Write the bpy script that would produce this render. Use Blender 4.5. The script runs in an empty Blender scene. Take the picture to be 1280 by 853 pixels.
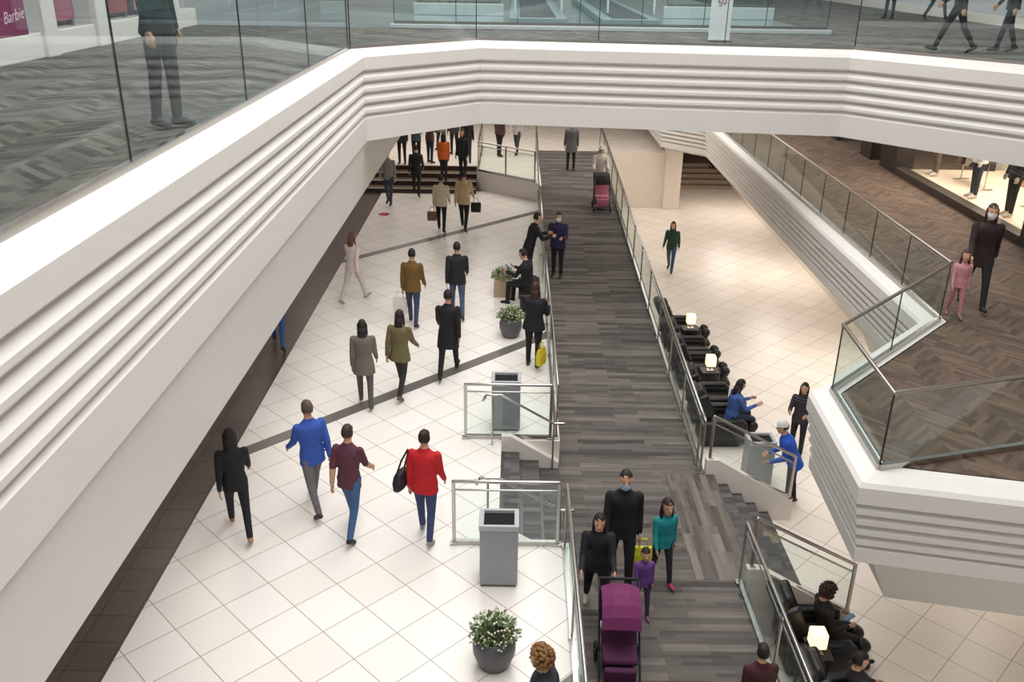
import bpy, bmesh, math, random
import numpy as np
from mathutils import Vector, Matrix
R = math.radians
random.seed(5)
S = bpy.context.scene
COL = S.collection
V = Vector

# ------------------------------------------------------------------ camera
F = 1113.0; TH = R(23.37); RHO = R(0.85); CAM = V((0, 0, 7.4))
fw = V((0, math.cos(TH), -math.sin(TH)))
up0 = V((0, math.sin(TH), math.cos(TH)))
rt = V((1, 0, 0)) * math.cos(RHO) + up0 * math.sin(RHO)
up = up0 * math.cos(RHO) - V((1, 0, 0)) * math.sin(RHO)
cd = bpy.data.cameras.new('camera'); cam = bpy.data.objects.new('camera', cd); COL.objects.link(cam)
cd.sensor_width = 36; cd.lens = F / 1280 * 36; cd.clip_end = 300
M = Matrix((rt, up, -fw)).transposed().to_4x4(); M.translation = CAM
cam.matrix_world = M
S.camera = cam

def at(px, py, z):
    d = fw + rt * ((px - 640) / F) - up * ((py - 426.5) / F)
    return CAM + d * ((z - CAM.z) / d.z)

ZU, ZM, ZR, ZP = 5.75, 2.3, -1.5, 0.62
SY0, SY1 = 10.15, 12.95      # stair bay
BX = -4.47                   # dark border edge
def ramp_z(y):
    if y < 13.2: return -0.6
    return min(ZP, -0.6 + (y - 13.2) * 0.0587)
def at_ramp(px, py):
    z = 0
    for _ in range(20): z = ramp_z(at(px, py, z).y)
    return at(px, py, z)

# ------------------------------------------------------------------ materials
def hx(h):
    h = h.lstrip('#'); o = []
    for i in (0, 2, 4):
        c = int(h[i:i+2], 16) / 255
        o.append(c / 12.92 if c <= .04045 else ((c + .055) / 1.055) ** 2.4)
    return (*o, 1)
class NT:
    def __init__(s, name):
        s.m = bpy.data.materials.new(name); s.m.use_nodes = True
        s.t = s.m.node_tree; s.t.nodes.clear()
        s.out = s.n('ShaderNodeOutputMaterial')
    def n(s, t, **k):
        x = s.t.nodes.new(t)
        for a, b in k.items(): setattr(x, a, b)
        return x
    def l(s, a, b): s.t.links.new(a, b)
    def math(s, op, a, b=None, c=None):
        x = s.n('ShaderNodeMath', operation=op)
        for i, v in enumerate((a, b, c)):
            if v is None: continue
            if isinstance(v, (int, float)): x.inputs[i].default_value = v
            else: s.l(v, x.inputs[i])
        return x.outputs[0]
    def mix(s, f, a, b):
        x = s.n('ShaderNodeMix', data_type='RGBA')
        for sock, v in ((x.inputs[0], f), (x.inputs[6], a), (x.inputs[7], b)):
            if isinstance(v, (int, float, tuple)): sock.default_value = v
            else: s.l(v, sock)
        return x.outputs[2]
    def bsdf(s, color, rough=.5, metal=0, bump=None, emit=None):
        p = s.n('ShaderNodeBsdfPrincipled')
        if isinstance(color, tuple): p.inputs['Base Color'].default_value = color
        else: s.l(color, p.inputs['Base Color'])
        p.inputs['Roughness'].default_value = rough; p.inputs['Metallic'].default_value = metal
        if emit: p.inputs['Emission Color'].default_value = emit[0]; p.inputs['Emission Strength'].default_value = emit[1]
        if bump is not None:
            b = s.n('ShaderNodeBump'); b.inputs['Strength'].default_value = .25; b.inputs['Distance'].default_value = .01
            s.l(bump, b.inputs['Height']); s.l(b.outputs[0], p.inputs['Normal'])
        s.l(p.outputs[0], s.out.inputs[0])
        return p
_mc = {}
def mat(h, rough=.55, metal=0, var=.12, scale=14, emit=None, name=None):
    key = (h, rough, metal, var, scale, str(emit))
    if key in _mc: return _mc[key]
    t = NT(name or 'surface_' + h.strip('#'))
    c = hx(h)
    tc = t.n('ShaderNodeTexCoord')
    nz = t.n('ShaderNodeTexNoise'); nz.inputs['Scale'].default_value = scale; nz.inputs['Detail'].default_value = 3
    t.l(tc.outputs['Object'], nz.inputs['Vector'])
    dk = tuple(x * (1 - var * 1.5) for x in c[:3]) + (1,); lt = tuple(min(1, x * (1 + var)) for x in c[:3]) + (1,)
    t.bsdf(t.mix(nz.outputs['Fac'], dk, lt), rough, metal, emit=(c, emit) if emit else None)
    _mc[key] = t.m
    return t.m
def stripe_mat(c1, c2, step=.05):
    t = NT('striped_knit'); tc = t.n('ShaderNodeTexCoord'); sp = t.n('ShaderNodeSeparateXYZ'); t.l(tc.outputs['Object'], sp.inputs[0])
    m = t.math('GREATER_THAN', t.math('MODULO', sp.outputs[2], step), step * .6)
    t.bsdf(t.mix(m, hx(c1), hx(c2)), .8); return t.m

def brick(t, vec, w, h, mortar, c1, c2, cm, off=.5):
    b = t.n('ShaderNodeTexBrick'); b.offset = off; b.squash = 1
    b.inputs['Scale'].default_value = 1
    b.inputs['Brick Width'].default_value = w; b.inputs['Row Height'].default_value = h
    b.inputs['Mortar Size'].default_value = mortar; b.inputs['Mortar Smooth'].default_value = .1
    b.inputs['Color1'].default_value = c1; b.inputs['Color2'].default_value = c2; b.inputs['Mortar'].default_value = cm
    t.l(vec, b.inputs['Vector'])
    return b
def mapped(t, rz=0, scale=(1, 1, 1)):
    tc = t.n('ShaderNodeTexCoord'); mp = t.n('ShaderNodeMapping')
    mp.inputs['Rotation'].default_value = (0, 0, rz); mp.inputs['Scale'].default_value = scale
    t.l(tc.outputs['Object'], mp.inputs['Vector'])
    return mp.outputs[0], tc

def tile_mat(name, c1, c2, cm, size=.62, rz=R(45), rough=.28, bands=False, mortar=.0065):
    t = NT(name)
    v, tc = mapped(t, rz)
    b = brick(t, v, size, size, mortar, hx(c1), hx(c2), hx(cm), 0)
    nz = t.n('ShaderNodeTexNoise'); nz.inputs['Scale'].default_value = 2.2; nz.inputs['Detail'].default_value = 5
    t.l(tc.outputs['Object'], nz.inputs['Vector'])
    mp = t.n('ShaderNodeMapping'); mp.inputs['Rotation'].default_value = (0, 0, rz); mp.inputs['Scale'].default_value = (3, 45, 1)
    t.l(tc.outputs['Object'], mp.inputs['Vector'])
    gr = t.n('ShaderNodeTexNoise'); gr.inputs['Scale'].default_value = 1; gr.inputs['Detail'].default_value = 4
    t.l(mp.outputs[0], gr.inputs['Vector'])
    f = t.math('ADD', t.math('MULTIPLY', nz.outputs['Fac'], .06), t.math('MULTIPLY', gr.outputs['Fac'], .08))
    c = t.mix(f, b.outputs['Color'], (.60, .52, .46, 1))
    if bands:
        sp = t.n('ShaderNodeSeparateXYZ'); t.l(tc.outputs['Object'], sp.inputs[0])
        s = t.math('SUBTRACT', sp.outputs[1], sp.outputs[0])
        q = t.math('ADD', s, -16.75 + 4.975 + 99.5)
        q = t.math('ABSOLUTE', t.math('SUBTRACT', t.math('MODULO', q, 9.95), 4.975))
        m = t.math('LESS_THAN', q, .19)
        c = t.mix(m, c, hx('#6a6562'))
    p = t.bsdf(c, rough)
    return t.m
def plank_mat(name, c1, c2, w, h, rz=0):
    t = NT(name)
    v, tc = mapped(t, rz)
    b = brick(t, v, w, h, 0.0, hx(c1), hx(c2), hx(c1), .37)
    v2, _ = mapped(t, rz)
    b2 = brick(t, v2, w * .53, h * .5, 0.0, (0, 0, 0, 1), (1, 1, 1, 1), (0, 0, 0, 1), .61)
    mp = t.n('ShaderNodeMapping'); mp.inputs['Rotation'].default_value = (0, 0, rz); mp.inputs['Scale'].default_value = (3, 70, 1)
    t.l(tc.outputs['Object'], mp.inputs['Vector'])
    nz = t.n('ShaderNodeTexNoise'); nz.inputs['Scale'].default_value = 1; nz.inputs['Detail'].default_value = 3
    t.l(mp.outputs[0], nz.inputs['Vector'])
    c = t.mix(.35, b.outputs['Color'], t.mix(b2.outputs['Color'], hx(c1), hx(c2)))
    c = t.mix(t.math('MULTIPLY', nz.outputs['Fac'], .45), c, hx(c1))
    t.bsdf(c, .9, bump=nz.outputs['Fac'])
    return t.m
def herring_mat(name, c1, c2, col=.8, bw=.55, bh=.06):
    t = NT(name)
    va, tc = mapped(t, R(45)); vb, _ = mapped(t, R(-45))
    a = brick(t, va, bw, bh, 0, hx(c1), hx(c2), hx(c1), .4); b = brick(t, vb, bw, bh, 0, hx(c1), hx(c2), hx(c1), .4)
    sp = t.n('ShaderNodeSeparateXYZ'); t.l(tc.outputs['Object'], sp.inputs[0])
    m = t.math('GREATER_THAN', t.math('MODULO', t.math('ADD', sp.outputs[0], 80), col), col / 2)
    c = t.mix(m, a.outputs['Color'], b.outputs['Color'])
    c = t.mix(t.math('MULTIPLY', m, .18), c, hx(c1))
    nz = t.n('ShaderNodeTexNoise'); nz.inputs['Scale'].default_value = 60
    t.l(tc.outputs['Object'], nz.inputs['Vector'])
    c = t.mix(t.math('MULTIPLY', nz.outputs['Fac'], .4), c, hx(c1))
    t.bsdf(c, .85, bump=nz.outputs['Fac'])
    return t.m
def glass_mat(name='clear_glass', tint=(.945, .98, .968, 1), base=.03, edge=.22):
    t = NT(name)
    tr = t.n('ShaderNodeBsdfTransparent'); tr.inputs[0].default_value = tint
    gl = t.n('ShaderNodeBsdfGlossy'); gl.inputs['Roughness'].default_value = .02; gl.inputs[0].default_value = (.88, .97, 1, 1)
    lw = t.n('ShaderNodeLayerWeight'); lw.inputs[0].default_value = .5
    f = t.math('ADD', t.math('MULTIPLY', t.math('POWER', lw.outputs['Facing'], 4.0), edge), base)
    mx = t.n('ShaderNodeMixShader'); t.l(f, mx.inputs[0]); t.l(tr.outputs[0], mx.inputs[1]); t.l(gl.outputs[0], mx.inputs[2])
    t.l(mx.outputs[0], t.out.inputs[0])
    return t.m

TILE = tile_mat('white_tile', '#f5f1ec', '#eee8e2', '#a89f96', bands=True)
TILE_R = tile_mat('warm_tile', '#f2e9df', '#eae0d4', '#a6998b', rough=.34)
TILE_D = tile_mat('dark_border_tile', '#54433b', '#43352f', '#261e1a', rough=.3, rz=0, size=.45, mortar=.012)
TILE_B = tile_mat('pale_blue_polished_tile', '#7f9098', '#6c7d86', '#b9c6cb', size=3.4, rz=R(24), rough=.12, mortar=.02)
RAMP = plank_mat('plank_carpet', '#363332', '#827a73', 1.2, .125)
RAMP_T = plank_mat('plank_carpet_turned', '#433e3b', '#8f867e', 1.2, .11, R(90))
HER_U = herring_mat('grey_herringbone_carpet', '#3c3a37', '#807a72', 1.1, .6, .075)
HER_M = herring_mat('brown_herringbone_carpet', '#45382f', '#735f4f', 1.0, .55, .06)
WHITE = mat('#dfdbd6', .5, var=.02, scale=4, name='white_plaster')
WHITE2 = mat('#e4ddd5', .5, var=.03, scale=4, name='cream_plaster')
BEIGE = mat('#e4dacd', .5, var=.05, scale=4, name='beige_plaster')
DARK = mat('#1b1715', .4, var=.1, name='dark_storefront')
BROWN = mat('#2e2420', .4, var=.15, name='dark_brown_panel')
STEEL = mat('#b9b6b2', .22, 1, var=.03, name='brushed_steel')
STEEL_D = mat('#6d6c6b', .35, .9, var=.05, name='dull_steel')
BRONZE = mat('#a89f96', .28, .95, var=.05, name='bronze_steel')
SEAL = mat('#0e1012', .5, name='black_joint_seal')
GLASS = glass_mat()
GLASS_U = glass_mat('upper_glass', (.92, .96, .95, 1), .045, .26)
WINGLASS = glass_mat('window_glass', (.95, .96, .97, 1), .03)
STEP = plank_mat('stair_carpet', '#3d3a3b', '#787270', 1.2, .11)

# ------------------------------------------------------------------ mesh helpers
def ring(c, a1, a2, r1, r2, n=12):
    return [c + a1 * (math.cos(2*math.pi*i/n) * r1) + a2 * (math.sin(2*math.pi*i/n) * r2) for i in range(n)]
def loft(bm, rings, cap=True, mi=0):
    vs = [[bm.verts.new(p) for p in r] for r in rings]; n = len(rings[0]); fs = []
    for a, b in zip(vs, vs[1:]):
        for i in range(n):
            j = (i + 1) % n; fs.append(bm.faces.new((a[i], a[j], b[j], b[i])))
    if cap: fs.append(bm.faces.new(vs[0][::-1])); fs.append(bm.faces.new(vs[-1]))
    for f in fs: f.material_index = mi
    return vs
def capsule(bm, a, b, ra, rb, n=10, mi=0):
    a, b = V(a), V(b); d = b - a
    d = d.normalized() if d.length > 1e-6 else V((0, 0, 1))
    x = d.orthogonal().normalized(); y = d.cross(x)
    rs = [ring(a + d * (ra * math.sin(R(t))), x, y, ra * math.cos(R(t)), ra * math.cos(R(t)), n) for t in (-78, -42, 0)]
    rs += [ring(b + d * (rb * math.sin(R(t))), x, y, rb * math.cos(R(t)), rb * math.cos(R(t)), n) for t in (0, 42, 78)]
    loft(bm, rs, mi=mi)
def tube(bm, pts, r, n=8, mi=0):
    for a, b in zip(pts, pts[1:]): capsule(bm, a, b, r, r, n, mi)
def lathe(bm, prof, c=(0, 0, 0), n=24, mi=0):
    c = V(c)
    loft(bm, [ring(c + V((0, 0, z)), V((1, 0, 0)), V((0, 1, 0)), r, r, n) for r, z in prof], mi=mi)
def rbox(bm, c, size, bev=.01, rot=None, seg=2, mi=0):
    m = Matrix.Translation(V(c)) @ (rot.to_4x4() if rot else Matrix()) @ Matrix.Diagonal((*size, 1))
    vs = bmesh.ops.create_cube(bm, size=1, matrix=m)['verts']
    es = list({e for v in vs for e in v.link_edges})
    fs = list({f for v in vs for f in v.link_faces})
    for f in fs: f.material_index = mi
    if bev > 0:
        r = bmesh.ops.bevel(bm, geom=es, offset=min(bev, min(size) * .49), segments=seg, profile=.5, affect='EDGES')
        for f in r['faces']: f.material_index = mi
def ellipsoid(bm, c, r, n=14, m=9, mi=0, rot=None):
    mt = Matrix.Translation(V(c)) @ (rot.to_4x4() if rot else Matrix()) @ Matrix.Diagonal((*r, 1))
    vs = bmesh.ops.create_uvsphere(bm, u_segments=n, v_segments=m, radius=1, matrix=mt)['verts']
    for f in {f for v in vs for f in v.link_faces}: f.material_index = mi
    return vs
def prism(bm, poly, z0, z1, top=0, side=1):
    vs0 = [bm.verts.new((x, y, z0)) for x, y in poly]; vs1 = [bm.verts.new((x, y, z1)) for x, y in poly]
    n = len(poly)
    for i in range(n):
        j = (i + 1) % n
        f = bm.faces.new((vs0[i], vs0[j], vs1[j], vs1[i])); f.material_index = side
    f = bm.faces.new(vs1); f.material_index = top
    f = bm.faces.new(vs0[::-1]); f.material_index = side
def obj(name, bm, mats, parent=None, smooth=False):
    me = bpy.data.meshes.new(name)
    if smooth:
        for f in bm.faces: f.smooth = True
    bm.to_mesh(me); bm.free()
    for m in (mats if isinstance(mats, (list, tuple)) else [mats]): me.materials.append(m)
    o = bpy.data.objects.new(name, me); COL.objects.link(o)
    if parent: o.parent = parent
    return o
def tag(o, label, cat, group=None):
    o['label'] = label; o['category'] = cat
    if group: o['group'] = group
    return o
def thing(name, loc, label, cat, group=None, rz=0):
    o = bpy.data.objects.new(name, None); COL.objects.link(o); o.location = loc; o.rotation_euler = (0, 0, rz)
    o.empty_display_size = .2
    return tag(o, label, cat, group)
def struct(name, bm, mats, label=None):
    o = obj(name, bm, mats); o['kind'] = 'structure'
    if label: o['label'] = label
    return o
def NB(): return bmesh.new()
def copy_tree(o, loc, rz, label, parent=None):
    c = o.copy(); COL.objects.link(c)
    if parent: c.parent = parent
    else:
        c.location = loc; c.rotation_euler = (0, 0, rz); c['label'] = label
    for ch in list(o.children): copy_tree(ch, None, None, None, c)
    return c

# ------------------------------------------------------------------ setting: floors
bm = NB(); prism(bm, [(BX, -4), (.82, -4), (.82, SY0), (-.15, SY0), (-.15, SY1), (.82, SY1), (.82, 30), (BX, 30)], -.9, 0, 0, 1)
struct('floor', bm, [TILE, WHITE2], 'white diagonal tile floor of the lower concourse with grey bands')
bm = NB(); prism(bm, [(-10, -4), (BX, -4), (BX, 30), (-10, 30)], -.9, 0, 0, 1)
struct('floor', bm, [TILE_D, DARK], 'dark brown tile border along the lower shopfronts')
bm = NB(); prism(bm, [(3.3, -4), (14, -4), (14, 48), (3.3, 48)], ZR - .3, ZR, 0, 1)
struct('floor', bm, [TILE_R, WHITE2], 'warm white tile floor of the sunken court')
# ramp walkway
bm = NB()
ys = [-2, 13.2, 13.2 + (ZP + .6) / .0587, 34.05]
pts = [(y, ramp_z(y)) for y in ys]
L0 = [bm.verts.new((.82, y, z)) for y, z in pts]; R0 = [bm.verts.new((3.3, y, z)) for y, z in pts]
Lb = [bm.verts.new((.82, y, -1.8)) for y, z in pts]; Rb = [bm.verts.new((3.3, y, -1.8)) for y, z in pts]
for i in range(3):
    bm.faces.new((L0[i], R0[i], R0[i+1], L0[i+1])).material_index = 0
    bm.faces.new((R0[i], Rb[i], Rb[i+1], R0[i+1])).material_index = 1
    bm.faces.new((L0[i+1], Lb[i+1], Lb[i], L0[i])).material_index = 1
bm.faces.new((L0[0], Lb[0], Rb[0], R0[0])).material_index = 1
struct('floor', bm, [RAMP, WHITE2], 'sloping walkway carpeted in dark grey planks')
bm = NB(); prism(bm, [(2.62, SY0), (3.45, SY0), (3.45, SY1), (2.62, SY1)], -.75, -.595, 0, 0)
struct('floor', bm, [RAMP_T], 'turned plank carpet at the head of the right stair')
# stairs
bm = NB()
for k, (x0, x1) in enumerate(((-.15, .15), (.15, .47), (.47, .82))):
    prism(bm, [(x0, SY0), (x1, SY0), (x1, SY1), (x0, SY1)], -.9, -.15 * (k + 1), 0, 1)
    prism(bm, [(x0 - .001, SY0 + .02), (x0 + .05, SY0 + .02), (x0 + .05, SY1 - .02), (x0 - .001, SY1 - .02)], -.15 * (k + 1), -.15 * (k + 1) + .006, 2, 2)
o = struct('floor', bm, [STEP, STEEL_D, STEEL_D], 'short carpeted stair from white floor down to walkway')
bm = NB()
for k in range(4):
    x0 = 3.45 + .25 * k; z = -.6 - .18 * (k + 1)
    prism(bm, [(x0, SY0), (x0 + .25, SY0), (x0 + .25, SY1), (x0, SY1)], ZR - .1, z, 0, 1)
struct('floor', bm, [STEP, STEP], 'carpeted stair from walkway down to the sunken court')
def stringer(name, y, a, label):
    bm = NB()
    v0 = [bm.verts.new((x, y - .06, z)) for x, z in a]; v1 = [bm.verts.new((x, y + .06, z)) for x, z in a]
    bm.faces.new(v0[::-1]); bm.faces.new(v1)
    n = len(a)
    for i in range(n): bm.faces.new((v0[i], v0[(i+1) % n], v1[(i+1) % n], v1[i]))
    bmesh.ops.recalc_face_normals(bm, faces=bm.faces)
    struct(name, bm, [WHITE2], label)
RS = [(3.3, -.32), (3.5, -.32), (4.85, -1.12), (4.85, ZR), (3.3, ZR)]
stringer('trim_1', SY0 - .05, RS, 'cream stringer wall on the near side of the right stair')
stringer('trim_2', SY1 + .05, RS, 'cream stringer wall on the far side of the right stair')
LS = [(-.15, .14), (.0, .14), (.80, -.34), (.80, -.62), (-.15, -.62)]
stringer('trim_23', SY0 + .06, LS, 'cream sloping stringer on the near side of the left stair')
stringer('trim_24', SY1 - .06, LS, 'cream sloping stringer on the far side of the left stair')
# far platform
bm = NB(); prism(bm, [(-10, 31.1), (-1.3, 31.1), (-1.3, 30.3), (.82, 28.6), (.82, 34), (5.76, 34), (5.76, 48), (-10, 48)], -1.6, ZP, 0, 1)
struct('floor', bm, [TILE_R, WHITE2], 'raised landing at the far end of the concourse')
bm = NB()
for k in range(3):
    y0 = 29.6 + .5 * k
    prism(bm, [(-10, y0), (-1.3, y0), (-1.3, y0 + .5), (-10, y0 + .5)], -.3, .155 * (k + 1), 0, 1)
    prism(bm, [(-10, y0 - .004), (-1.31, y0 - .004), (-1.31, y0 + .045), (-10, y0 + .045)], .155 * (k + 1) - .01, .155 * (k + 1) + .006, 2, 2)
prism(bm, [(-10, 31.09), (-1.31, 31.09), (-1.31, 31.14), (-10, 31.14)], ZP - .01, ZP + .006, 2, 2)
prism(bm, [(-10, 31.08), (-1.31, 31.08), (-1.31, 31.1), (-10, 31.1)], .4, ZP - .01, 1, 1)
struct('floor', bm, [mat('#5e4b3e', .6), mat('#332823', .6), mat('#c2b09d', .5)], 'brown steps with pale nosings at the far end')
# far right steps
bm = NB()
for k in range(4):
    prism(bm, [(6.8, 37 + .35 * k), (9.2, 37 + .35 * k), (9.2, 37.35 + .35 * k), (6.8, 37.35 + .35 * k)], ZR - .1, ZR + .16 * (k + 1), 0, 1)
prism(bm, [(6.8, 38.4), (9.2, 38.4), (9.2, 48), (6.8, 48)], ZR - .1, ZR + .8, 0, 1)
struct('floor', bm, [mat('#8a7868', .6), mat('#a5917f', .6)], 'brown steps at the far end of the sunken court')
bm = NB(); rbox(bm, (6.05, 34.0, .0), (.62, .62, 3.0), .02); struct('trim_3', bm, [BEIGE], 'square beige column')
bm = NB(); rbox(bm, (4.56, 33.93, -.44), (2.40, .14, 2.12), .0); struct('wall_far', bm, [BEIGE], 'beige half wall at the end of the sunken court')
bm = NB(); rbox(bm, (9.35, 27, .1), (.3, 36, 3.2), 0); struct('wall_right', bm, [WHITE2], 'cream wall under the right balcony')
bm = NB(); rbox(bm, (9.18, 27, ZR + .12), (.06, 36, .24), .01); struct('baseboard_right', bm, [BEIGE])
for k, y in enumerate((33.2, 30.4, 27.4, 24.8)):
    o = thing('wall_vent', (9.17, y, -.9), 'dark louvred vent low on cream wall, %s from the camera' % ('farthest', 'third', 'second', 'nearest')[k], 'vent', 'vents low on the court wall')
    b = NB(); rbox(b, (0, 0, 0), (.05, .42, .34), .01); obj('frame', b, STEEL_D, o)
    b = NB()
    for q in range(5): rbox(b, (-.03, 0, -.11 + .055 * q), (.02, .36, .03), 0)
    obj('grille', b, DARK, o)
bm = NB(); rbox(bm, (-10.1, 14, 1.5), (.2, 40, 5), 0); struct('wall_left', bm, [DARK], 'dark shopfront wall under the left balcony')
bm = NB(); rbox(bm, (2, 48.1, 6), (26, .2, 16), 0); struct('wall_back', bm, [WHITE2])
bm = NB(); rbox(bm, (14.1, 20, 2.0), (.2, 56, 8), 0); struct('wall_outer', bm, [WHITE2])

# ------------------------------------------------------------------ balconies
def offs(path, d):
    P = [V(p) for p in path]; out = []
    for i, p in enumerate(P):
        ns = []
        if i > 0: t = (P[i] - P[i-1]).normalized(); ns.append(V((t.y, -t.x)))
        if i < len(P) - 1: t = (P[i+1] - P[i]).normalized(); ns.append(V((t.y, -t.x)))
        n = sum(ns, V((0, 0))); n.normalize()
        n = n / max(.4, n.dot(ns[0]))
        out.append(p + n * d)
    return out
def fascia(name, path, prof, z0, label, cap=False):
    bm = NB(); rows = []
    for d, z in prof:
        rows.append([bm.verts.new((p.x, p.y, z0 + z)) for p in offs(path, d)])
    for a, b in zip(rows, rows[1:]):
        for i in range(len(path) - 1): bm.faces.new((a[i], a[i+1], b[i+1], b[i]))
    if cap:
        bm.faces.new([r[0] for r in rows]); bm.faces.new([r[-1] for r in rows][::-1])
    bmesh.ops.recalc_face_normals(bm, faces=bm.faces)
    return struct(name, bm, [WHITE], label)
UP = [(-3.15, -2.9), (-3.15, 17.5), (-.85, 19.85), (6.83, 18.9), (9.3, 16.1), (13.5, 11.5)]
prof = [(-.12, .0), (.02, .0), (.05, .015), (.24, -.06), (.30, -.12), (.30, -.34)]
z = -.34
for k in range(4):
    prof += [(.288, z - .018), (.195, z - .05), (.197, z - .068), (.272, z - .125), (.296, z - .15), (.297, z - .20)]; z -= .20
prof += [(.285, z - .02), (.215, z - .05), (.217, z - .068), (.285, z - .11), (.285, -1.68), (-.5, -1.68), (-.5, -.5)]
fascia('trim_4', UP, prof, ZU, 'white ribbed balcony fascia of the upper floor')
fascia('trim_17', [(-3.15, -2.9), (-3.15, 26)], [(.26, -1.66), (.215, -1.72), (.10, -2.79), (-.5, -2.84), (-.5, -1.0)], ZU, 'white deep bulkhead under the upper left gallery', True)
MID = [(6.72, 31.0), (6.62, 12.85), (4.13, 10.3), (4.03, 8.4), (5.9, 8.93), (14, 11.2)]
MIDF = [(5.4, 47), (5.4, 32.4)] + MID[:4] + [(5.9, 8.02), (14, 6.3)]
prof = [(-.12, 0), (.02, 0), (.05, .012), (.22, -.05), (.26, -.10), (.26, -.30)]
z = -.30; dd = .26
for k in range(4):
    prof += [(dd - .008, z - .012), (dd - .09, z - .038), (dd - .09, z - .05), (dd - .042, z - .085), (dd - .03, z - .105), (dd - .03, z - .15)]; z -= .15; dd -= .03
prof += [(dd - .005, z - .01), (dd - .07, z - .03), (dd - .07, z - .045), (dd - .015, z - .07), (dd - .02, -1.15), (-.15, -1.22), (-1.3, -1.30)]
fascia('trim_5', MIDF, prof, ZM, 'white ribbed balcony fascia of the right mezzanine')
fascia('trim_22', [(6.62, 16.5)] + MIDF[3:], [(-.10, -1.19), (-.16, -1.23), (-.60, -2.12), (-1.3, -2.15), (-1.3, -1.2)], ZM, 'white sloping soffit under the pointed mezzanine corner', True)
# slabs
inner = [tuple(p) for p in offs(UP, -.1)]
bm = NB(); prism(bm, [(-8.2, -2.9)] + inner[:2] + [(inner[1][0], 23.2), (-8.2, 23.2)], ZU - .5, ZU, 0, 1)
struct('floor', bm, [HER_U, WHITE], 'grey herringbone carpet of the upper left gallery')
a = inner
bm = NB(); prism(bm, [a[1], a[2], a[3], a[4], a[5], (14, 23.2), (a[1][0], 23.2)], ZU - .5, ZU, 0, 1)
struct('floor', bm, [HER_U, WHITE], 'carpeted upper bridge across the atrium')
bm = NB(); prism(bm, [(-10, 23.2), (7.7, 23.2), (7.7, 48), (-10, 48)], ZU - .5, ZU, 0, 1)
struct('floor', bm, [TILE_B, WHITE], 'pale polished floor beyond the upper bridge')
bm = NB(); prism(bm, [(7.7, 23.2), (14, 23.2), (14, 48), (7.7, 48)], ZU - .5, ZU, 0, 1)
struct('floor', bm, [HER_U, WHITE], 'carpeted upper gallery at the far right')
CURB = mat('#c3cacc', .4, var=.02)
for k, (x0, x1, y, h) in enumerate(((-3.1, 7.7, 23.1, .10), (-3.1, -.4, 28.5, .34), (4.4, 7.7, 28.5, .34))):
    b = NB(); rbox(b, ((x0 + x1) / 2, y, ZU + h / 2), (x1 - x0, .22, h), .015); struct('trim_%d' % (18 + k), b, [CURB], 'white curb under far upper glass')
b2 = [tuple(p) for p in offs(MIDF, -.1)]
bm = NB(); prism(bm, b2 + [(14, 47)], ZM - 1.25, ZM, 0, 1)
struct('floor', bm, [HER_M, WHITE], 'brown herringbone carpet of the right mezzanine')
for x, lab in ((.55, 'left'), (2.95, 'right')):
    o = thing('moving_walkway', (x, 24.4, ZU), 'pale edged moving walkway on the upper floor, %s one of two' % lab, 'moving walkway', 'moving walkways behind the upper bridge')
    b = NB(); rbox(b, (0, 7, .10), (1.5, 14, .20), .02); obj('deck', b, mat('#8b979c', .4, var=.04), o)
    b = NB(); rbox(b, (0, 7, .205), (.95, 13.6, .012), 0); obj('belt', b, plank_mat('belt_ribs', '#3a3d40', '#5a5e62', 3, .12), o)
    for s in (-1, 1):
        b = NB(); rbox(b, (s * .60, 7, .60), (.02, 13.2, .80), 0); gp = obj('side_panel', b, GLASS, o)
        b = NB(); tube(b, [V((s * .60, .15, .35)), V((s * .60, .2, .95)), V((s * .60, .4, 1.03)), V((s * .60, 13.6, 1.03)), V((s * .60, 13.8, .95)), V((s * .60, 13.85, .35))], .03, 8); obj('handrail', b, mat('#dfe5e7', .3), gp, True)

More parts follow.
